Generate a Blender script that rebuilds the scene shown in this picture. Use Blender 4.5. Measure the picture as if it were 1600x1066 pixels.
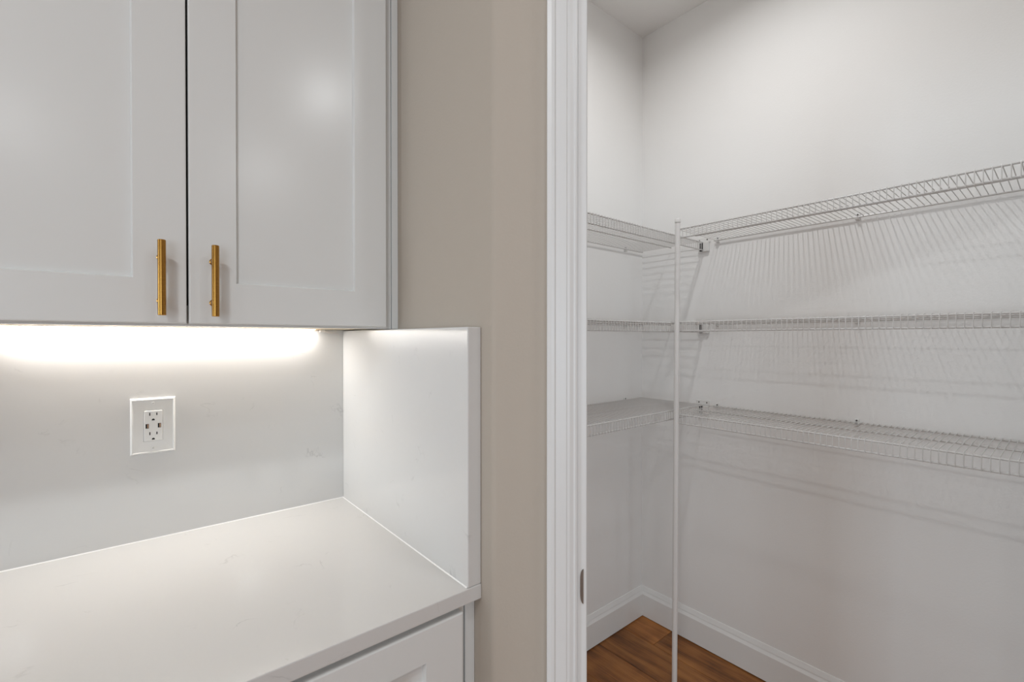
import bpy, bmesh, math, random
from mathutils import Vector, Matrix
random.seed(7)
scene = bpy.context.scene
COL = scene.collection
for o in list(bpy.data.objects):
    bpy.data.objects.remove(o)
PI = math.pi

# ------------------------------------------------------------------ camera, world, daylight, exposure
# world axes: X runs along the kitchen's back wall, Y towards it, Z up; the camera stands at X = Y = 0
F_PX, YAW, PITCH, EYE = 725.73, 39.738, -0.371, 1.37
cam_d = bpy.data.cameras.new('camera')
cam_d.sensor_width = 36.0
cam_d.lens = F_PX / 1600 * 36.0
cam_d.clip_start = 0.02
cam = bpy.data.objects.new('camera', cam_d)
cam.location = (0, 0, EYE)
cam.rotation_euler = (math.radians(90 + PITCH), 0, math.radians(-YAW))
COL.objects.link(cam)
scene.camera = cam

world = bpy.data.worlds.new('world')
scene.world = world
world.use_nodes = True
wb = world.node_tree.nodes['Background']
wb.inputs[0].default_value = (0.75, 0.86, 1.0, 1)
wb.inputs[1].default_value = 1.0

CAN_W, PANTRY_W, STRIP_W, FAR_W, REAR_FILL_W = 8.4, 5.6, 1.5, 50.0, 54.0
CAN_COL, PANTRY_COL, DAY_COL = (0.94, 0.97, 0.98), (0.975, 0.985, 0.99), (0.75, 0.89, 1.0)

# daylight by the far window, and by an unseen rear one added for fill: (y0, y1, z0, z1) in the far wall, (x0, x1, z0, z1) in the rear wall
WIN_FAR, WIN_FILL = (0.45, 1.30, 0.30, 2.15), (-4.2, -1.4, 0.15, 2.15)
def daylight(name, size, loc, rot, watts):
    d = bpy.data.lights.new(name, 'AREA')
    d.shape = 'RECTANGLE'
    d.size, d.size_y = size
    d.energy = watts
    d.color = DAY_COL
    o = bpy.data.objects.new(name, d)
    o.location = loc
    o.rotation_euler = rot
    COL.objects.link(o)
daylight('window_or_fill_light', (WIN_FAR[3] - WIN_FAR[2], WIN_FAR[1] - WIN_FAR[0]), (-4.97, sum(WIN_FAR[:2]) / 2, sum(WIN_FAR[2:]) / 2), (0, math.radians(-90), 0), FAR_W)
daylight('window_or_fill_light', (WIN_FILL[1] - WIN_FILL[0], WIN_FILL[3] - WIN_FILL[2]), (sum(WIN_FILL[:2]) / 2, -3.97, sum(WIN_FILL[2:]) / 2), (math.radians(90), 0, 0), REAR_FILL_W)  # added frontal fill from behind the camera, set at the unseen rear window

vs = scene.view_settings
vs.view_transform = 'Standard'
vs.look = 'None'
vs.exposure = 0.08
vs.gamma = 1.0
vs.use_curve_mapping = False

# ------------------------------------------------------------------ materials
def srgb(r, g, b):
    f = lambda c: (c / 255 / 12.92) if c / 255 <= 0.04045 else ((c / 255 + 0.055) / 1.055) ** 2.4
    return (f(r), f(g), f(b), 1)

def mat(name, col, rough=0.5, metal=0.0, spec=0.5):
    m = bpy.data.materials.new(name)
    m.use_nodes = True
    p = m.node_tree.nodes['Principled BSDF']
    p.inputs['Base Color'].default_value = col
    p.inputs['Roughness'].default_value = rough
    p.inputs['Metallic'].default_value = metal
    p.inputs['Specular IOR Level'].default_value = spec
    return m

def nodes(m):
    return m.node_tree.nodes, m.node_tree.links, m.node_tree.nodes['Principled BSDF']

def add_bump(m, scale, strength, dist=0.002, detail=3):
    n, l, p = nodes(m)
    tc = n.new('ShaderNodeTexCoord')
    t = n.new('ShaderNodeTexNoise')
    t.inputs['Scale'].default_value = scale
    t.inputs['Detail'].default_value = detail
    b = n.new('ShaderNodeBump')
    b.inputs['Strength'].default_value = strength
    b.inputs['Distance'].default_value = dist
    l.new(tc.outputs['Object'], t.inputs['Vector'])
    l.new(t.outputs['Fac'], b.inputs['Height'])
    l.new(b.outputs['Normal'], p.inputs['Normal'])

M = {}
M['beige'] = mat('beige_wall_paint', (0.475, 0.417, 0.355, 1), 0.6, spec=0.3); add_bump(M['beige'], 190, 0.25, 0.0012)
M['white_wall'] = mat('white_wall_paint', (0.885, 0.875, 0.86, 1), 0.7, spec=0.25); add_bump(M['white_wall'], 170, 0.22, 0.0012)
M['ceiling'] = mat('ceiling_paint', (0.91, 0.90, 0.885, 1), 0.85, spec=0.2); add_bump(M['ceiling'], 120, 0.25, 0.0015)
M['trim'] = mat('white_trim_paint', (0.75, 0.75, 0.745, 1), 0.35)
M['base'] = mat('white_baseboard_paint', (0.86, 0.855, 0.84, 1), 0.4)
M['cabinet'] = mat('grey_white_cabinet_lacquer', (0.75, 0.755, 0.745, 1), 0.23, spec=0.5); add_bump(M['cabinet'], 900, 0.02, 0.0005)
M['carcass'] = mat('cabinet_gap_shade', (0.008, 0.008, 0.008, 1), 0.8)  # black of the plate that stands in for shade between the doors
M['maple'] = mat('maple_plywood', (0.84, 0.72, 0.52, 1), 0.5)
M['wire'] = mat('white_coated_wire', (0.63, 0.615, 0.60, 1), 0.3)
M['plastic'] = mat('white_plastic', (0.80, 0.79, 0.77, 1), 0.35)
M['caulk'] = mat('white_sealant', (0.88, 0.875, 0.86, 1), 0.4)
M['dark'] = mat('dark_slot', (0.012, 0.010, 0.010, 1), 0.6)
M['nickel'] = mat('satin_nickel', (0.30, 0.29, 0.27, 1), 0.35, 1.0)
M['screw'] = mat('screw_steel', (0.12, 0.115, 0.11, 1), 0.45, 0.8)
M['usb'] = mat('usb_tongue', (0.55, 0.33, 0.20, 1), 0.5)
M['pole'] = mat('white_enamel_pole', (0.78, 0.765, 0.75, 1), 0.35)
M['copper'] = mat('copper_pad', (0.75, 0.42, 0.12, 1), 0.4, 0.6)
M['wire_ins'] = mat('wire_insulation', (0.72, 0.68, 0.66, 1), 0.5)
M['glass'] = mat('window_glass', (0.9, 0.95, 1.0, 1), 0.02)
nodes(M['glass'])[2].inputs['Transmission Weight'].default_value = 1.0

def brass():
    m = mat('brushed_brass', (0.45, 0.235, 0.055, 1), 0.26, 1.0)
    n, l, p = nodes(m)
    tc = n.new('ShaderNodeTexCoord'); mp = n.new('ShaderNodeMapping')
    mp.inputs['Scale'].default_value = (60, 60, 1500)
    t = n.new('ShaderNodeTexNoise'); t.inputs['Scale'].default_value = 1.0
    r = n.new('ShaderNodeMapRange'); r.inputs['To Min'].default_value = 0.22; r.inputs['To Max'].default_value = 0.30
    l.new(tc.outputs['Object'], mp.inputs['Vector']); l.new(mp.outputs['Vector'], t.inputs['Vector'])
    l.new(t.outputs['Fac'], r.inputs['Value']); l.new(r.outputs['Result'], p.inputs['Roughness'])
    return m
M['brass'] = brass()

def quartz():
    m = mat('white_quartz', (0.675, 0.665, 0.652, 1), 0.09, spec=0.5)
    n, l, p = nodes(m)
    tc = n.new('ShaderNodeTexCoord')
    # broken hair veins: where a distorted noise crosses its middle value, kept only in scattered patches
    a = n.new('ShaderNodeTexNoise'); a.inputs['Scale'].default_value = 9; a.inputs['Detail'].default_value = 6; a.inputs['Distortion'].default_value = 0.8
    s1 = n.new('ShaderNodeMath'); s1.operation = 'SUBTRACT'; s1.inputs[1].default_value = 0.5
    ab = n.new('ShaderNodeMath'); ab.operation = 'ABSOLUTE'
    r = n.new('ShaderNodeMapRange'); r.inputs['From Min'].default_value = 0.0; r.inputs['From Max'].default_value = 0.012
    r.inputs['To Min'].default_value = 1.0; r.inputs['To Max'].default_value = 0.0
    b = n.new('ShaderNodeTexNoise'); b.inputs['Scale'].default_value = 16; b.inputs['Detail'].default_value = 2
    rb = n.new('ShaderNodeMapRange'); rb.inputs['From Min'].default_value = 0.60; rb.inputs['From Max'].default_value = 0.72
    mu = n.new('ShaderNodeMath'); mu.operation = 'MULTIPLY'
    c = n.new('ShaderNodeTexNoise'); c.inputs['Scale'].default_value = 5; c.inputs['Detail'].default_value = 4
    rc = n.new('ShaderNodeMapRange'); rc.inputs['From Min'].default_value = 0.3; rc.inputs['From Max'].default_value = 0.75
    rc.inputs['To Min'].default_value = 0.0; rc.inputs['To Max'].default_value = 0.25
    mx = n.new('ShaderNodeMix'); mx.data_type = 'RGBA'
    mx.inputs['A'].default_value = (0.675, 0.665, 0.652, 1); mx.inputs['B'].default_value = (0.64, 0.63, 0.617, 1)
    m2 = n.new('ShaderNodeMix'); m2.data_type = 'RGBA'; m2.inputs['B'].default_value = (0.55, 0.54, 0.53, 1)
    for t in (a, b, c):
        l.new(tc.outputs['Object'], t.inputs['Vector'])
    l.new(a.outputs['Fac'], s1.inputs[0]); l.new(s1.outputs[0], ab.inputs[0]); l.new(ab.outputs[0], r.inputs['Value'])
    l.new(b.outputs['Fac'], rb.inputs['Value'])
    l.new(r.outputs['Result'], mu.inputs[0]); l.new(rb.outputs['Result'], mu.inputs[1])
    l.new(c.outputs['Fac'], rc.inputs['Value']); l.new(rc.outputs['Result'], mx.inputs['Factor'])
    l.new(mx.outputs['Result'], m2.inputs['A']); l.new(mu.outputs[0], m2.inputs['Factor'])
    l.new(m2.outputs['Result'], p.inputs['Base Color'])
    return m
M['quartz'] = quartz()

def wood():
    m = mat('oak_plank', (0.25, 0.11, 0.04, 1), 0.42, spec=0.4)
    n, l, p = nodes(m)
    tc = n.new('ShaderNodeTexCoord'); oi = n.new('ShaderNodeObjectInfo')
    off = n.new('ShaderNodeVectorMath'); off.operation = 'SCALE'; off.inputs['Scale'].default_value = 13.7
    cx = n.new('ShaderNodeCombineXYZ')
    for k in range(3): l.new(oi.outputs['Random'], cx.inputs[k])
    l.new(cx.outputs[0], off.inputs[0])
    ad = n.new('ShaderNodeVectorMath'); ad.operation = 'ADD'
    l.new(tc.outputs['Object'], ad.inputs[0]); l.new(off.outputs[0], ad.inputs[1])
    mp = n.new('ShaderNodeMapping'); mp.inputs['Scale'].default_value = (26, 2.2, 26)
    l.new(ad.outputs[0], mp.inputs['Vector'])
    g = n.new('ShaderNodeTexNoise'); g.inputs['Scale'].default_value = 1.0; g.inputs['Detail'].default_value = 8; g.inputs['Distortion'].default_value = 0.9
    l.new(mp.outputs[0], g.inputs['Vector'])
    fine = n.new('ShaderNodeTexNoise'); fine.inputs['Scale'].default_value = 1.0; fine.inputs['Detail'].default_value = 4
    mp2 = n.new('ShaderNodeMapping'); mp2.inputs['Scale'].default_value = (260, 6, 260)
    l.new(ad.outputs[0], mp2.inputs['Vector']); l.new(mp2.outputs[0], fine.inputs['Vector'])
    big = n.new('ShaderNodeTexNoise'); big.inputs['Scale'].default_value = 6; big.inputs['Detail'].default_value = 3
    l.new(ad.outputs[0], big.inputs['Vector'])
    cr = n.new('ShaderNodeValToRGB')
    e = cr.color_ramp.elements
    e[0].position = 0.34; e[0].color = (0.072, 0.025, 0.007, 1)
    e[1].position = 0.68; e[1].color = (0.48, 0.198, 0.053, 1)
    k = e.new(0.48); k.color = (0.27, 0.098, 0.022, 1)
    mx = n.new('ShaderNodeMath'); mx.operation = 'MULTIPLY_ADD'; mx.inputs[1].default_value = 0.28
    l.new(fine.outputs['Fac'], mx.inputs[0])
    sc = n.new('ShaderNodeMath'); sc.operation = 'MULTIPLY_ADD'; sc.inputs[1].default_value = 0.45
    l.new(g.outputs['Fac'], sc.inputs[0])
    sb = n.new('ShaderNodeMath'); sb.operation = 'MULTIPLY_ADD'; sb.inputs[1].default_value = 0.40; sb.inputs[2].default_value = -0.06
    l.new(big.outputs['Fac'], sb.inputs[0])
    l.new(sb.outputs[0], sc.inputs[2]); l.new(sc.outputs[0], mx.inputs[2]); l.new(mx.outputs[0], cr.inputs['Fac'])
    hv = n.new('ShaderNodeHueSaturation')
    rv = n.new('ShaderNodeMapRange'); rv.inputs['To Min'].default_value = 0.82; rv.inputs['To Max'].default_value = 1.15
    l.new(oi.outputs['Random'], rv.inputs['Value']); l.new(rv.outputs['Result'], hv.inputs['Value'])
    l.new(cr.outputs['Color'], hv.inputs['Color']); l.new(hv.outputs['Color'], p.inputs['Base Color'])
    bp = n.new('ShaderNodeBump'); bp.inputs['Strength'].default_value = 0.15; bp.inputs['Distance'].default_value = 0.0008
    l.new(fine.outputs['Fac'], bp.inputs['Height']); l.new(bp.outputs['Normal'], p.inputs['Normal'])
    return m
M['wood'] = wood()
M['gap'] = mat('dark_floor_underlay', (0.02, 0.012, 0.008, 1), 0.9)

def emitter(name, col, strength):
    m = mat(name, (0.9, 0.9, 0.9, 1), 0.5)
    p = nodes(m)[2]
    p.inputs['Emission Color'].default_value = (*col, 1)
    p.inputs['Emission Strength'].default_value = strength
    return m
M['lamp'] = emitter('lamp_diffuser', CAN_COL, 8.0)
M['tape'] = emitter('led_tape', (1.0, 0.95, 0.88), 10.0)

# ------------------------------------------------------------------ mesh helpers
def box(bm, x0, y0, z0, x1, y1, z1, bev=0.0, seg=1):
    vs_ = [bm.verts.new(p) for p in ((x0,y0,z0),(x1,y0,z0),(x1,y1,z0),(x0,y1,z0),(x0,y0,z1),(x1,y0,z1),(x1,y1,z1),(x0,y1,z1))]
    fs = [bm.faces.new([vs_[i] for i in f]) for f in ((3,2,1,0),(4,5,6,7),(0,1,5,4),(1,2,6,5),(2,3,7,6),(3,0,4,7))]
    if bev > 0:
        es = {e for f in fs for e in f.edges}
        bmesh.ops.bevel(bm, geom=list(es), offset=bev, segments=seg, affect='EDGES', profile=0.6)

def prism(bm, poly, z0, z1):
    lo = [bm.verts.new((p[0], p[1], z0)) for p in poly]
    hi = [bm.verts.new((p[0], p[1], z1)) for p in poly]
    n = len(poly)
    for i in range(n):
        bm.faces.new((lo[i], lo[(i+1) % n], hi[(i+1) % n], hi[i]))
    bm.faces.new(lo[::-1]); bm.faces.new(hi)
    bmesh.ops.recalc_face_normals(bm, faces=bm.faces[:])

def loft(bm, rings, closed_ring=True, caps=True):
    vr = [[bm.verts.new(p) for p in r] for r in rings]
    n = len(vr[0])
    for a, b in zip(vr, vr[1:]):
        for i in range(n if closed_ring else n - 1):
            bm.faces.new((a[i], a[(i+1) % n], b[(i+1) % n], b[i]))
    if caps:
        bm.faces.new(vr[0][::-1]); bm.faces.new(vr[-1])
    bmesh.ops.recalc_face_normals(bm, faces=bm.faces[:])

def tube(bm, pts, r, n=6):
    pts = [Vector(p) for p in pts]
    rings = []
    up = None
    for i, p in enumerate(pts):
        d = (pts[min(i+1, len(pts)-1)] - pts[max(i-1, 0)]).normalized()
        if up is None:
            up = d.orthogonal().normalized()
        else:
            up = (up - d * up.dot(d)).normalized()
        s = d.cross(up)
        rings.append([p + (up * math.cos(2*PI*k/n) + s * math.sin(2*PI*k/n)) * r for k in range(n)])
    loft(bm, rings)

def lathe(bm, prof, n=24, ctr=(0, 0, 0)):
    rings = [[(ctr[0] + r * math.cos(2*PI*k/n), ctr[1] + r * math.sin(2*PI*k/n), ctr[2] + z) for k in range(n)] for r, z in prof]
    loft(bm, rings)

def mesh_of(name, bm, m, smooth=False):
    me = bpy.data.meshes.new(name)
    bm.to_mesh(me); bm.free()
    me.materials.append(m)
    if smooth:
        for p in me.polygons: p.use_smooth = True
        me.set_sharp_from_angle(angle=math.radians(40))
    return me

def obj(name, bm, m, parent=None, smooth=False):
    o = bpy.data.objects.new(name, mesh_of(name, bm, m, smooth))
    COL.objects.link(o)
    if parent is not None: o.parent = parent
    return o

def inst(name, me, parent, loc=(0, 0, 0), rot=(0, 0, 0)):
    o = bpy.data.objects.new(name, me); COL.objects.link(o)
    o.parent = parent; o.location = loc; o.rotation_euler = rot
    return o

def tag(o, label=None, cat=None, group=None, kind=None):
    if label: o['label'] = label
    if cat: o['category'] = cat
    if group: o['group'] = group
    if kind: o['kind'] = kind
    return o

def thing(name, label, cat, loc=(0, 0, 0), rotz=0.0, group=None):
    o = bpy.data.objects.new(name, None); COL.objects.link(o)
    o.location = loc; o.rotation_euler = (0, 0, rotz); o.empty_display_size = 0.05
    return tag(o, label, cat, group)

def bmx(fn, *a, **k):
    bm = bmesh.new(); fn(bm, *a, **k); return bm

def BX(*a, **k): return bmx(box, *a, **k)
def TB(*a, **k): return bmx(tube, *a, **k)
def LT(*a, **k): return bmx(lathe, *a, **k)
def PR(*a, **k): return bmx(prism, *a, **k)

# ------------------------------------------------------------------ the room
CEIL = 2.85
XW, YW = 1.966, 1.357              # pantry's right wall face, back wall face
XS = 0.506                         # beige side wall face
YC = 0.662                         # where that wall turns 45 degrees towards the pantry door
X0, Y0 = -5.0, -4.0                # far ends of the kitchen
T = 0.115
R2 = math.sqrt(0.5)
CD = (XS + YC) * R2                # distance of the diagonal wall's room face from the origin
def dg(s, n=0.0):                  # point on the diagonal wall: s along it, n out towards the room
    return ((CD - n) * R2 + s * R2, (CD - n) * R2 - s * R2)
S_OPEN0, S_OPEN1 = 0.0566, 0.0566 + 0.900
S_END = S_OPEN1 + 0.167

def struct(o, label=None):
    tag(o, label, None, None, 'structure'); return o

floor = struct(obj('floor', BX(X0, Y0, -0.06, XW + 0.1, YW + 0.1, -0.008), M['gap']), 'brown oak plank floor')
# planks run along Y; one seam lies at X = 1.805 with a butt joint at Y = 1.184
PWID, PLEN, PG = 0.18, 1.52, 0.0007
pl_me = {}
k0 = math.ceil((XW - 1.805) / PWID); k1 = math.ceil((1.805 - X0) / PWID)
for k in range(-k1, k0):
    xa = max(1.805 + k * PWID, X0); xb = min(1.805 + (k + 1) * PWID, XW - 0.002)
    if xb - xa < 0.02: continue
    ph = 1.184 if k == 0 else 1.184 - ((k * 0.61) % 1.0) * PLEN
    y = ph - math.ceil((ph - Y0) / PLEN) * PLEN
    while y < YW:
        ya, yb = max(y, Y0), min(y + PLEN, YW - 0.002)
        if yb - ya > 0.03:
            key = (round(xb - xa, 4), round(yb - ya, 4))
            if key not in pl_me:
                pl_me[key] = mesh_of('plank', BX(PG, PG, -0.008, key[0] - PG, key[1] - PG, 0.0, bev=0.0012), M['wood'])
            inst('plank', pl_me[key], floor, (xa, ya, 0))
        y += PLEN

struct(obj('ceiling', BX(X0, Y0, CEIL, XW + 0.1, YW + 0.1, CEIL + 0.08), M['ceiling']), 'white ceiling')

def wall(name, poly, z0, z1, m_room, m_pantry=None, label=None):
    bm = PR(poly, z0, z1)
    o = obj(name, bm, m_room)
    if m_pantry:
        o.data.materials.append(m_pantry)
        for p in o.data.polygons:
            c, nn = p.center, p.normal
            if abs(nn.z) < 0.5 and (nn.x > 0.3 or nn.y > 0.3): p.material_index = 1
    struct(o, label)
    return o

wall('wall_back', [(X0, YW), (0.56, YW), (0.56, YW + T), (X0, YW + T)], 0, CEIL, M['beige'], label='beige wall behind the cabinets')
wall('wall_pantry_back', [(0.56, YW), (XW + T, YW), (XW + T, YW + T), (0.56, YW + T)], 0, CEIL, M['white_wall'], label='white pantry wall behind the left shelves')
wall('wall_right', [(XW, -0.113), (XW + T, -0.113), (XW + T, YW), (XW, YW)], 0, CEIL, M['white_wall'], label='white pantry wall on the right')
# side wall with a bullnosed 135 degree corner, running on along the diagonal to the door frame
def arc_corner(r=0.022, n=6):
    c = Vector((XS, YC)); t = r * math.tan(math.radians(22.5))
    a = c + Vector((0, t)); ctr = a + Vector((r, 0))
    return [tuple(ctr + Vector((-math.cos(math.radians(45 * k / n)), -math.sin(math.radians(45 * k / n)))) * r) for k in range(n + 1)]
inn = (XS + T, YC + T * math.tan(math.radians(22.5)))
sw = wall('wall_side', [(XS, YW)] + arc_corner() + [dg(S_OPEN0 - 0.0195), dg(S_OPEN0 - 0.0195, -T), inn, (XS + T, YW)], 0, CEIL, M['beige'], M['white_wall'], 'beige wall between the counter and the pantry door')
for p in sw.data.polygons:
    p.use_smooth = abs(p.normal.z) < 0.5
sw.data.set_sharp_from_angle(angle=math.radians(20))
wall('wall_door_header', [dg(S_OPEN0 - 0.0195), dg(S_OPEN1 + 0.0195), dg(S_OPEN1 + 0.0195, -T), dg(S_OPEN0 - 0.0195, -T)], 2.075, CEIL, M['beige'], M['white_wall'], 'wall above the pantry door')
e2 = dg(S_END); e2i = (e2[0] + T * math.tan(math.radians(22.5)), e2[1] + T)
wall('wall_near', [dg(S_OPEN1 + 0.0195), e2, (XW, e2[1]), (XW, e2[1] + T), e2i, dg(S_OPEN1 + 0.0195, -T)], 0, CEIL, M['beige'], M['white_wall'], 'wall on the near side of the pantry')
wall('wall_right_kitchen', [(XW, Y0), (XW + T, Y0), (XW + T, -0.113), (XW, -0.113)], 0, CEIL, M['beige'])
# far and rear kitchen walls, each with a window; the rear window is added to carry fill light
def window_wall(name, label, wname, wlabel, a0, a1, win, pt):
    """a0..a1: run of the wall; pt(a, d): point at a along the wall, d behind its face"""
    w0, w1, z0, z1 = win
    def bx(nm, p0, p1, q0, q1, za, zb, m, parent):
        A, B = pt(p0, q0), pt(p1, q1)
        obj(nm, BX(min(A[0], B[0]), min(A[1], B[1]), za, max(A[0], B[0]), max(A[1], B[1]), zb), m, parent)
    w = struct(thing(name, None, None), label)
    for p0, p1, za, zb in ((a0, w0, 0, CEIL), (w1, a1, 0, CEIL), (w0, w1, 0, z0), (w0, w1, z1, CEIL)):
        bx('panel', p0, p1, 0, T, za, zb, M['beige'], w)
    w = struct(thing(wname, None, None), wlabel)
    mid = (w0 + w1) / 2
    for p0, p1, za, zb in ((w0, w0 + 0.05, z0, z1), (w1 - 0.05, w1, z0, z1), (w0 + 0.05, w1 - 0.05, z0, z0 + 0.05), (w0 + 0.05, w1 - 0.05, z1 - 0.05, z1), (mid - 0.025, mid + 0.025, z0 + 0.05, z1 - 0.05)):
        bx('window_frame', p0, p1, 0.03, 0.08, za, zb, M['trim'], w)
    for p0, p1 in ((w0 + 0.05, mid - 0.025), (mid + 0.025, w1 - 0.05)):
        bx('pane', p0, p1, 0.055, 0.06, z0 + 0.05, z1 - 0.05, M['glass'], w)
window_wall('wall_far', 'far kitchen wall', 'window_1', 'narrow window in the far kitchen wall', Y0, YW, WIN_FAR, lambda a, d: (X0 - d, a))
window_wall('wall_rear', 'rear kitchen wall', 'fill_window', 'unseen sliding window added in the rear kitchen wall for fill light', X0, XW, WIN_FILL, lambda a, d: (a, Y0 - d))

# baseboards: profile (out from wall, height)
BASE = [(0, 0.003), (0.015, 0.003), (0.015, 0.108), (0.0142, 0.1092), (0.0088, 0.1195), (0.0080, 0.1215), (0.0092, 0.1225), (0.0088, 0.1250), (0.0025, 0.1425), (0, 0.1435)]
def baseboard(name, a, b, n, ma, mb, label):
    # a, b: end points on the wall; n: unit normal into the room; ma/mb: how far each end is pulled in per unit of profile depth (mitre)
    a, b, n = Vector(a), Vector(b), Vector(n); d = (b - a).normalized()
    bm = bmesh.new()
    ra = [((a + n * o + d * ma * o).x, (a + n * o + d * ma * o).y, z + 0.0008) for o, z in BASE]
    rb = [((b + n * o - d * mb * o).x, (b + n * o - d * mb * o).y, z + 0.0008) for o, z in BASE]
    loft(bm, [ra, rb])
    return struct(obj(name, bm, M['base']), label)
baseboard('baseboard_back', (XS + T, YW), (XW, YW), (0, -1), 1, 1, 'white baseboard under the left pantry shelves')
baseboard('baseboard_right', (XW, YW), (XW, e2[1] + T), (-1, 0), 1, 1, 'white baseboard under the right pantry shelves')
baseboard('baseboard_side', inn, (XS + T, YW), (1, 0), -0.41, 1, 'white baseboard inside the pantry by the door')

# ------------------------------------------------------------------ pantry door frame: jambs with the casing round them
door = struct(thing('door_1', 'white pantry door frame', None), 'white pantry door frame with a latch plate')
JT = 0.0195
DZ = 2.055
def dprism(name, s0, s1, n0, n1, z0, z1, m, parent, bev=0.0):
    bm = bmesh.new()
    box(bm, s0, n0, z0, s1, n1, z1, bev)
    for v in bm.verts:
        x, y = dg(v.co.x, v.co.y); v.co.x, v.co.y = x, y
    bmesh.ops.recalc_face_normals(bm, faces=bm.faces[:])
    return obj(name, bm, m, parent)
dprism('jamb', S_OPEN0 - JT + 0.0002, S_OPEN0, -T - 0.002, 0.002, 0.001, DZ, M['trim'], door, 0.0015)
dprism('jamb', S_OPEN1, S_OPEN1 + JT - 0.0002, -T - 0.002, 0.002, 0.001, DZ, M['trim'], door, 0.0015)
dprism('jamb', S_OPEN0 - JT + 0.0002, S_OPEN1 + JT - 0.0002, -T - 0.002, 0.002, DZ + 0.0005, DZ + JT, M['trim'], door, 0.0015)
# latch plate: its rounded lip lies on the jamb's edge
bm = bmesh.new()
lp, hh = [], 0.0305
for k in range(9):
    a_ = PI / 2 * k / 8
    lp.append((-0.0118 + 0.0056 * (1 - math.sin(a_)), -hh + 0.017 * (1 - math.cos(a_))))
outline = [(-0.0062, -hh)] + lp[1:] + [(s_, -z_) for s_, z_ in lp[:0:-1]] + [(-0.0062, hh)]
rings = [[(*dg(S_OPEN0 + s_, n_), 0.9325 + z_) for s_, z_ in outline] for n_ in (0.0022, 0.0040)]
loft(bm, rings)
o = obj('latch_plate', bm, M['nickel'], door)
o['label'] = 'satin nickel latch plate'

# casing: profile (distance from the opening's reveal, thickness out from the wall)
CAS = [(0.0, 0.0), (0.0, 0.0085), (0.003, 0.0100), (0.0065, 0.0088), (0.009, 0.0100), (0.013, 0.0118), (0.0175, 0.0122), (0.019, 0.0135),
       (0.030, 0.0142), (0.0375, 0.0146), (0.0395, 0.0168), (0.045, 0.0175), (0.052, 0.0165), (0.053, 0.014), (0.053, 0.0)]
REV = 0.0175
def casing(name, ends, label):
    # ends: two functions giving a ring of points for the profile
    bm = bmesh.new(); loft(bm, [[e(o, t) for o, t in CAS] for e in ends])
    return struct(obj(name, bm, M['trim'], None, False), label)
sa, sb_, zt = S_OPEN0 - REV, S_OPEN1 + REV, DZ + REV
casing('trim_1', (lambda o, t: (*dg(sa - o, t + 0.0003), 0.001), lambda o, t: (*dg(sa - o, t + 0.0003), zt + o)), 'white profiled casing on the left of the pantry door')
casing('trim_2', (lambda o, t: (*dg(sb_ + o, t + 0.0003), 0.001), lambda o, t: (*dg(sb_ + o, t + 0.0003), zt + o)), 'white profiled casing on the right of the pantry door')
casing('trim_3', (lambda o, t: (*dg(sa - o, t + 0.0003), zt + o), lambda o, t: (*dg(sb_ + o, t + 0.0003), zt + o)), 'white profiled casing above the pantry door')

# ------------------------------------------------------------------ shaker fronts
def shaker(name, x0, x1, z0, z1, yf, parent, stile=0.075, rail=0.077, th=0.0197, rec=0.008):
    bm = bmesh.new()
    c = 0.0022                                           # eased outer edge
    ch = 0.0025
    def ring(ix, iz, y):
        return [(x0 + ix, y, z0 + iz), (x1 - ix, y, z0 + iz), (x1 - ix, y, z1 - iz), (x0 + ix, y, z1 - iz)]
    rings = [ring(stile + ch, rail + ch, yf + rec + 0.001), ring(stile + ch, rail + ch, yf + rec - 0.001), ring(stile, rail, yf),
             ring(c, c, yf), ring(c * 0.3, c * 0.3, yf + c * 0.3), ring(0, 0, yf + c), ring(0, 0, yf + th), ring(stile + ch, rail + ch, yf + th)]
    vr = [[bm.verts.new(p) for p in r] for r in rings]
    for a, b in zip(vr, vr[1:] + vr[:1]):
        for i in range(4):
            bm.faces.new((a[i], a[(i+1) % 4], b[(i+1) % 4], b[i]))
    bmesh.ops.recalc_face_normals(bm, faces=bm.faces[:])
    d = obj(name, bm, M['cabinet'], parent)
    obj('panel', BX(x0 + stile + ch, yf + rec, z0 + rail + ch, x1 - stile - ch, yf + th - 0.002, z1 - rail - ch), M['cabinet'], d)
    return d

def handle(x, yf, z0, z1, parent, horizontal=False):
    # round bar on two posts
    bm = bmesh.new()
    r, off = 0.0060, 0.031
    zc = (z0 + z1) / 2; hl = (z1 - z0) / 2
    prof = [(r - 0.0008, -hl), (r, -hl + 0.0008), (r, hl - 0.0008), (r - 0.0008, hl)]
    lathe(bm, prof, 28, (0, -off, 0))
    for s in (-1, 1):
        rings = [[(q * math.cos(2*PI*k/14), y, s * 0.038 + q * math.sin(2*PI*k/14)) for k in range(14)] for q, y in ((0.0062, -0.0004), (0.0062, -0.003), (0.0048, -0.0045), (0.0048, -off + 0.003))]
        loft(bm, rings)
    if horizontal:
        for v in bm.verts: v.co.x, v.co.z = v.co.z, v.co.x
        bmesh.ops.recalc_face_normals(bm, faces=bm.faces[:])
    o = obj('handle', bm, M['brass'], parent, True)
    o.location = (x, yf, zc)
    o['label'] = 'brushed brass bar handle'
    return o

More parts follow.
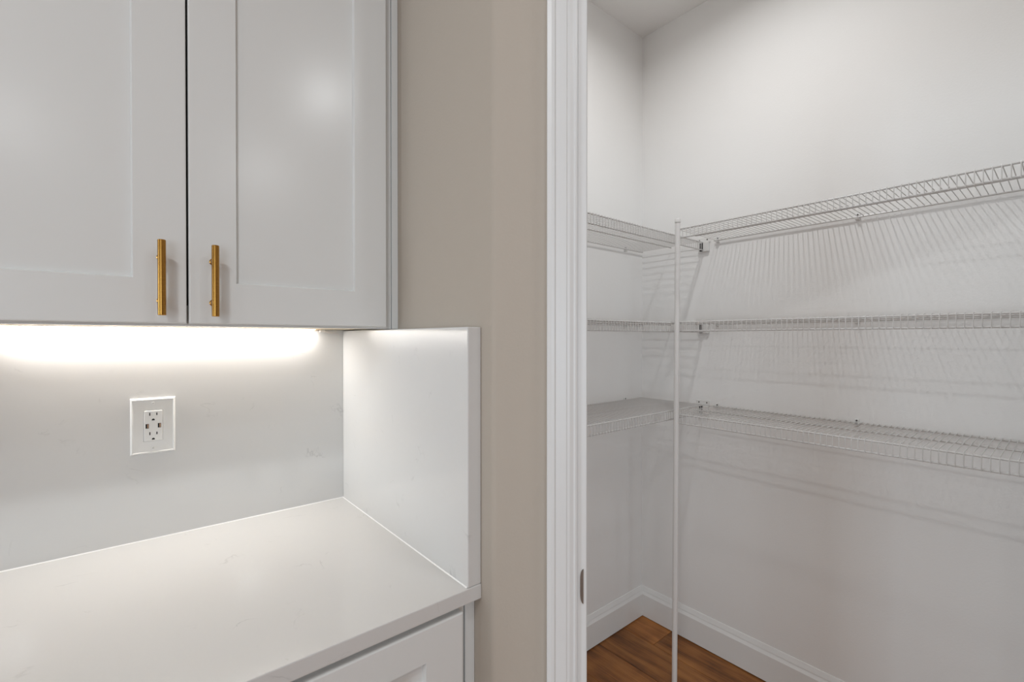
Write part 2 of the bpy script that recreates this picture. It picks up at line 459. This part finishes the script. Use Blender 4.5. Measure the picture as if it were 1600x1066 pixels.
YFF = 1.039                           # upper face frame
YD = YFF - 0.0200                     # upper door front
XG = 0.0862                           # gap between the doors
ZB = 1.3917                           # bottom of the face frame
ZT = 2.455
up = thing('upper_cabinet', 'grey-white two-door shaker wall cabinet with brass bar handles above the counter', 'cabinet')
bm = bmesh.new()                       # carcass: one closed body with the recessed floor of the box
prism(bm, [(-0.315, YFF + 0.0195), (0.4884, YFF + 0.0195), (0.4884, YW - 0.001), (-0.315, YW - 0.001)], 1.3935, ZT)
cc = obj('carcass', bm, M['cabinet'], up)
cc.data.materials.append(M['maple'])
for p in cc.data.polygons:
    if p.normal.z < -0.5: p.material_index = 1
def frame_ring(name, x0, x1, z0, z1, y0, y1, wl, wt, wb_, parent):
    bm = bmesh.new()
    def ring(a, y): return [(x0 + a * wl, y, z0 + a * wb_), (x1 - a * wl, y, z0 + a * wb_), (x1 - a * wl, y, z1 - a * wt), (x0 + a * wl, y, z1 - a * wt)]
    vr = [[bm.verts.new(p) for p in r] for r in (ring(1, y0), ring(0, y0), ring(0, y1), ring(1, y1))]
    for a, b in zip(vr, vr[1:] + vr[:1]):
        for i in range(4): bm.faces.new((a[i], a[(i+1) % 4], b[(i+1) % 4], b[i]))
    bmesh.ops.recalc_face_normals(bm, faces=bm.faces[:])
    return obj(name, bm, M['cabinet'], parent)
frame_ring('face_frame', -0.315, 0.4872, ZB, ZT, YFF - 0.0003, YFF - 0.0193 + 0.0385, 0.038, 0.038, 0.038, up)
# dark line between the doors: a black plate in the frame's opening stands in for the shade
obj('gap_shade', BX(-0.27, YFF + 0.014, 1.4302, 0.445, YFF + 0.0192, ZT - 0.0385), M['carcass'], up)
for x0, x1, xh in ((-0.2945, XG - 0.0016, XG - 0.0388), (XG + 0.0016, 0.4676, XG + 0.0388)):
    d = shaker('door', x0, x1, 1.3962, ZT - 0.012, YD, up)
    handle(xh, YD, 1.4087, 1.5372, d)
obj('filler_strip', BX(0.4894, YFF - 0.0008, ZB, XS - 0.0004, YFF + 0.02, ZT, bev=0.0007), M['cabinet'], up)

# ------------------------------------------------------------------ base cabinet, counter, splashes
YBF = 0.7187
lo = thing('base_cabinet', 'grey-white shaker base cabinet under the quartz counter', 'cabinet')
obj('carcass', BX(-0.315, YBF + 0.0005, 0.10, 0.4805, YW - 0.001, 0.885), M['cabinet'], lo)
obj('toe_kick', BX(-0.315, YBF + 0.075, 0.001, XS - 0.001, YBF + 0.09, 0.0995), M['cabinet'], lo)
for x0, x1 in ((-0.2945, XG - 0.0016), (XG + 0.0016, 0.4662)):
    d = shaker('drawer', x0, x1, 0.7200, 0.8747, YBF - 0.0200, lo, 0.075, 0.0590)
    handle((x0 + x1) / 2, YBF - 0.0200, 0.7974 - 0.064, 0.7974 + 0.064, d, True)
    d = shaker('door', x0, x1, 0.115, 0.7165, YBF - 0.0200, lo)
    handle(x1 - 0.038 if x0 < 0 else x0 + 0.038, YBF - 0.0200, 0.55, 0.678, d)
obj('filler_strip', BX(0.4842, YBF + 0.0006, 0.10, XS - 0.0006, YBF + 0.019, 0.886, bev=0.0006), M['cabinet'], lo)

VB, VF, US = 1.3291, 0.6966, 0.4763
ct = obj('countertop', BX(-0.335, VF, 0.887, XS - 0.0004, YW - 0.0006, 0.914, bev=0.0018, seg=2), M['quartz'])
tag(ct, 'white quartz countertop slab with faint grey flecks', 'countertop')
bs = obj('backsplash', BX(-0.335, VB, 0.9144, XS - 0.0006, YW - 0.0006, 1.3925, bev=0.0004), M['quartz'])
tag(bs, 'white quartz backsplash panel behind the counter, below the wall cabinet', 'backsplash')
ss = obj('side_splash', BX(US, VF + 0.0012, 0.9144, XS - 0.0004, VB - 0.0004, 1.3905, bev=0.0022, seg=2), M['quartz'])
def caulk(name, pts, parent):          # small triangular bead of white sealant in a joint
    loft_bm = bmesh.new(); loft(loft_bm, pts); return obj(name, loft_bm, M['caulk'], parent)
q = 0.0020
caulk('sealant_bead', [[(x, VB, 0.9142), (x, VB - q, 0.9142), (x, VB, 0.9142 + q)] for x in (-0.335, US - 0.0003)], bs)
caulk('sealant_bead', [[(US, y, 0.9142), (US - q, y, 0.9142), (US, y, 0.9142 + q)] for y in (VF + 0.004, VB - 0.0003)], ss)
tag(ss, 'upright white quartz side slab at the right end of the counter', 'side splash')

# ------------------------------------------------------------------ outlet
ot = thing('wall_outlet', 'white double power outlet with two USB ports on the backsplash', 'outlet', (0.0468, VB, 1.1720))
bm = bmesh.new()                       # bevelled cover plate with a window for the device
def rr(w, h, y): return [(-w, y, -h), (w, y, -h), (w, y, h), (-w, y, h)]
pw, ph_ = 0.0407, 0.0628
rings = [rr(0.0172, 0.0346, -0.0042), rr(pw - 0.0052, ph_ - 0.0052, -0.0048), rr(pw - 0.0040, ph_ - 0.0040, -0.0062), rr(pw - 0.0032, ph_ - 0.0032, -0.0064), rr(pw, ph_, -0.0020), rr(pw, ph_, -0.0003), rr(0.0172, 0.0346, -0.0003)]
vr = [[bm.verts.new(p) for p in r] for r in rings]
for a, b in zip(vr, vr[1:] + vr[:1]):
    for i in range(4): bm.faces.new((a[i], a[(i+1) % 4], b[(i+1) % 4], b[i]))
bmesh.ops.recalc_face_normals(bm, faces=bm.faces[:])
obj('cover_plate', bm, M['plastic'], ot)
dv = obj('receptacle', BX(-0.0167, -0.0072, -0.0342, 0.0167, -0.0005, 0.0342, bev=0.0012, seg=2), M['plastic'], ot)
for zc in (0.0264, -0.0170):
    for x, h in ((-0.0062, 0.0030), (0.0064, 0.0026)):
        obj('blade_slot', BX(x - 0.0010, -0.0074, zc - h - 0.0003, x + 0.0010, -0.0070, zc + h + 0.0003), M['dark'], dv)
    g = bmesh.new()
    pts = [(0.0027 * math.cos(PI * k / 8), 0.0026 * math.sin(PI * k / 8)) for k in range(9)] + [(-0.0027, -0.0014), (0.0027, -0.0014)]
    loft(g, [[(x, -0.0074, zc - 0.0128 + z) for x, z in pts], [(x, -0.0070, zc - 0.0128 + z) for x, z in pts]])
    obj('ground_hole', g, M['dark'], dv)
for x in (-0.0108, 0.0110):
    u = obj('usb_port', BX(x - 0.0029, -0.0074, -0.0050, x + 0.0029, -0.0070, 0.0050), M['dark'], dv)
    obj('usb_tongue', BX(x + 0.0002, -0.0076, -0.0042, x + 0.0019, -0.0073, 0.0042), M['usb'], dv)
for z in (0.0512, -0.0505):
    s = bmesh.new()
    loft(s, [[(q * math.cos(2*PI*k/14), y, z + q * math.sin(2*PI*k/14)) for k in range(14)] for q, y in ((0.0031, -0.0044), (0.0031, -0.0056), (0.0022, -0.0062))])
    sc_ = obj('screw', s, M['plastic'], ot)
    obj('screw_slot', BX(-0.0022, -0.00635, z - 0.0003, 0.0022, -0.0061, z + 0.0003), M['screw'], sc_)

# ------------------------------------------------------------------ under-cabinet light
ls = thing('led_strip_light', 'glowing LED strip light under the wall cabinet with a loose wire end', 'strip light')
LX0, LX1, LY, LZ = -0.195, 0.392, 1.3165, 1.3932
obj('tape', BX(LX0, LY - 0.005, LZ - 0.0012, LX1 + 0.004, LY + 0.005, LZ - 0.0002), M['tape'], ls)
obj('copper_pad', BX(LX1 + 0.0045, LY - 0.005, LZ - 0.0014, LX1 + 0.016, LY + 0.005, LZ - 0.0002), M['copper'], ls)
obj('connector', BX(LX1 + 0.0165, LY - 0.006, LZ - 0.0075, LX1 + 0.030, LY + 0.006, LZ - 0.0003, bev=0.001), M['plastic'], ls)
def bez(p0, p1, p2, p3, n=12):
    p0, p1, p2, p3 = map(Vector, (p0, p1, p2, p3)); out = []
    for i in range(n + 1):
        t = i / n; out.append(p0*(1-t)**3 + p1*3*t*(1-t)**2 + p2*3*t*t*(1-t) + p3*t**3)
    return out
obj('cable', TB(bez((LX1 + 0.030, LY + 0.002, LZ - 0.004), (LX1 + 0.060, LY, LZ - 0.020), (LX1 + 0.075, LY + 0.02, LZ - 0.004), (US - 0.012, VB - 0.004, 1.3745)), 0.0010, 6), M['wire_ins'], ls, True)
obj('cable', TB(bez((LX1 + 0.030, LY - 0.002, LZ - 0.004), (LX1 + 0.050, LY - 0.01, LZ - 0.014), (LX1 + 0.075, LY + 0.01, LZ - 0.002), (US - 0.030, VB - 0.012, 1.3918)), 0.0010, 6), M['wire_ins'], ls, True)
ld = bpy.data.lights.new('strip_glow', 'AREA'); ld.shape = 'RECTANGLE'; ld.size = LX1 - LX0 - 0.01; ld.size_y = 0.006
ld.energy = STRIP_W; ld.color = (1.0, 0.965, 0.925)
lo_ = bpy.data.objects.new('strip_glow', ld); COL.objects.link(lo_); lo_.parent = ls
lo_.location = ((LX0 + LX1) / 2, LY, LZ - 0.0030)

# ------------------------------------------------------------------ ceiling lights
def ceiling_light(name, label, x, y, watts, col, r=0.07, spread=180):
    t = thing(name, label, 'ceiling light', (x, y, CEIL))
    rings = [(r + 0.020, -0.0005), (r + 0.018, -0.006), (r + 0.004, -0.009), (r, -0.006), (r, -0.0005)]
    bm = bmesh.new()
    vr = [[bm.verts.new((q * math.cos(2*PI*k/32), q * math.sin(2*PI*k/32), z)) for k in range(32)] for q, z in rings]
    for a, b in zip(vr, vr[1:] + vr[:1]):
        for i in range(32): bm.faces.new((a[i], a[(i+1) % 32], b[(i+1) % 32], b[i]))
    bmesh.ops.recalc_face_normals(bm, faces=bm.faces[:])
    obj('trim_ring', bm, M['trim'], t, True)
    obj('diffuser', LT([(r - 0.001, -0.0006), (r - 0.001, -0.004), (r * 0.6, -0.005), (0.001, -0.0052)], 32), M['lamp'], t, True)
    d = bpy.data.lights.new('glow', 'AREA'); d.shape = 'DISK'; d.size = 2 * r * 0.95; d.energy = watts; d.color = col; d.spread = math.radians(spread)
    l = bpy.data.objects.new('glow', d); COL.objects.link(l); l.parent = t; l.location = (0, 0, -0.0105)
    return t
ceiling_light('ceiling_light', 'round flush ceiling light inside the pantry', 1.305, 0.705, PANTRY_W, PANTRY_COL, 0.036, 165)
for x, y, k, where in ((0.93, -0.84, 0.5, 'nearest the pantry door'), (-0.65, -0.24, 1.35, 'in front of the wall cabinet'), (-2.3, -0.8, 1.0, 'nearest the far window'),
                       (0.93, -2.5, 1.0, 'at the back right of the kitchen'), (-0.65, -2.5, 1.0, 'in the middle of the back row'), (-2.3, -2.5, 1.0, 'before the added rear window')):
    ceiling_light('recessed_light', 'round recessed ceiling light ' + where, x, y, CAN_W * k, CAN_COL)['group'] = 'recessed kitchen ceiling lights'

# ------------------------------------------------------------------ wire shelves
SP, RW, RR = 0.0159, 0.0029, 0.00125
D = 0.320
rod_bm = TB([(0, 0.0075, 0.0040), (0, D - 0.006, 0.0040), (0, D + 0.0015, 0.0030), (0, D + 0.0042, -0.0030), (0, D + 0.0042, -0.0365)], RR, 5)
rod_me = mesh_of('deck_wire', rod_bm, M['wire'], True)

def clip_bm():                          # wall clip: a wedge block with a hook under the back wire
    bm = bmesh.new()
    prof = [(0.0006, -0.010), (0.0160, -0.0080), (0.0172, -0.0040), (0.0140, -0.0045), (0.0110, -0.0052), (0.0078, -0.0042), (0.0064, 0.0), (0.0064, 0.010), (0.0050, 0.0125), (0.0006, 0.0130)]
    loft(bm, [[(-0.006, y, z) for y, z in prof], [(0.006, y, z) for y, z in prof]])
    return bm
clip_me = mesh_of('wall_clip', clip_bm(), M['plastic'])
def screw_bm(ax=1, r=0.0030):
    bm = bmesh.new()
    loft(bm, [[(q * math.cos(2*PI*k/10), y, q * math.sin(2*PI*k/10)) for k in range(10)] for q, y in ((r, 0.0), (r, 0.0012), (r * 0.6, 0.0020))])
    return bm
screw_me = mesh_of('screw', screw_bm(), M['screw'])

def wire_shelf(label, loc, rotz, L, clips, bracket, first=0.008):
    """local x along the wall, y out from the wall, z up; deck level z = 0"""
    t = thing('wire_shelf', label, 'shelf', loc, rotz, 'white wire pantry shelves')
    obj('back_wire', TB([(0.003, 0.0105, 0), (L - 0.003, 0.0105, 0)], RW, 8), M['wire'], t, True)
    obj('middle_wire', TB([(0.003, 0.165, 0), (L - 0.003, 0.165, 0)], RW, 8), M['wire'], t, True)
    obj('front_wire', TB([(0.003, D, 0), (L - 0.003, D, 0)], RW, 8), M['wire'], t, True)
    obj('lip_wire', TB([(0.003, D, -0.0335), (L - 0.003, D, -0.0335)], RW, 8), M['wire'], t, True)
    x = first
    while x < L - 0.004:
        inst('deck_wire', rod_me, t, (x, 0, 0)); x += SP
    for cx in clips:
        c = inst('wall_clip', clip_me, t, (cx, 0, 0))
        inst('screw', screw_me, c, (0, 0.0064, 0.0085))
    if bracket:                         # end bracket on the neighbouring wall, holding the front lip
        b = obj('end_bracket', BX(0.0006 - 0.009, D - 0.022, -0.040, 0.013 - 0.009, D + 0.026, -0.0005, bev=0.0025, seg=2), M['plastic'], t)
        obj('bracket_plate', BX(0.0006 - 0.009, D - 0.033, 0.0005, 0.004 - 0.009, D + 0.031, 0.0220, bev=0.0015), M['plastic'], t)
        for yy in (D - 0.020, D + 0.016):
            s = inst('screw', screw_me, t, (-0.005, yy, 0.0120), (0, 0, -PI / 2))
        for yy in (D - 0.0115, D - 0.0025):  # dark blocks stand in for the shade inside the bracket's recesses
            obj('bracket_slot_shade', BX(0.0132 - 0.009, yy - 0.0029, -0.031, 0.0145 - 0.009, yy + 0.0029, -0.002), M['dark'], b)
        obj('bracket_slot_shade', BX(0.0132 - 0.009, D - 0.013, -0.0385, 0.0155 - 0.009, D - 0.001, -0.0325), M['dark'], b)
    return t

XE = XW - 0.009                          # the left shelves stop short of the right wall
for z, where in ((1.790, 'top'), (1.4305, 'middle'), (1.0735, 'bottom')):
    wire_shelf(f'{where} white wire shelf on the left pantry wall behind the pole', (XE, YW, z), PI, XE - (XS + T) - 0.006, (XE - 1.824, XE - 1.32, XE - 0.82), True)
YE = e2[1] + T + 0.006
for z, where in ((1.790, 'top'), (1.4305, 'middle'), (1.0735, 'bottom')):
    wire_shelf(f'{where} white wire shelf on the long right pantry wall', (XW, YE, z), PI / 2, 0.990 - YE, (0.476 - YE, 0.973 - YE), False)

# support pole at the shelves' inner corner, leaning a little
PT = 1.828
base, top = Vector((1.6135, 0.966, 0.001)), Vector((1.6330, 0.9680, PT))
tilt = Vector((0, 0, 1)).rotation_difference((top - base).normalized()).to_euler()
po = thing('support_pole', 'slim white support pole standing where the left and right wire shelves meet', 'pole', base)
po.rotation_euler = tilt
hl = (top - base).length
obj('tube', LT([(0.0098, 0.012), (0.0098, hl - 0.016)], 20), M['pole'], po, True)
obj('foot', LT([(0.0125, 0.0), (0.0125, 0.006), (0.0108, 0.0118)], 20), M['plastic'], po, True)
obj('cap', LT([(0.0106, hl - 0.0155), (0.0110, hl - 0.0145), (0.0110, hl - 0.002), (0.0100, hl)], 20), M['plastic'], po, True)
for z in (1.790, 1.4305, 1.0735):
    obj('shelf_clip', BX(0.004, 0.0, z - 0.038, 0.0165, 0.0125, z + 0.006, bev=0.0015), M['plastic'], po)
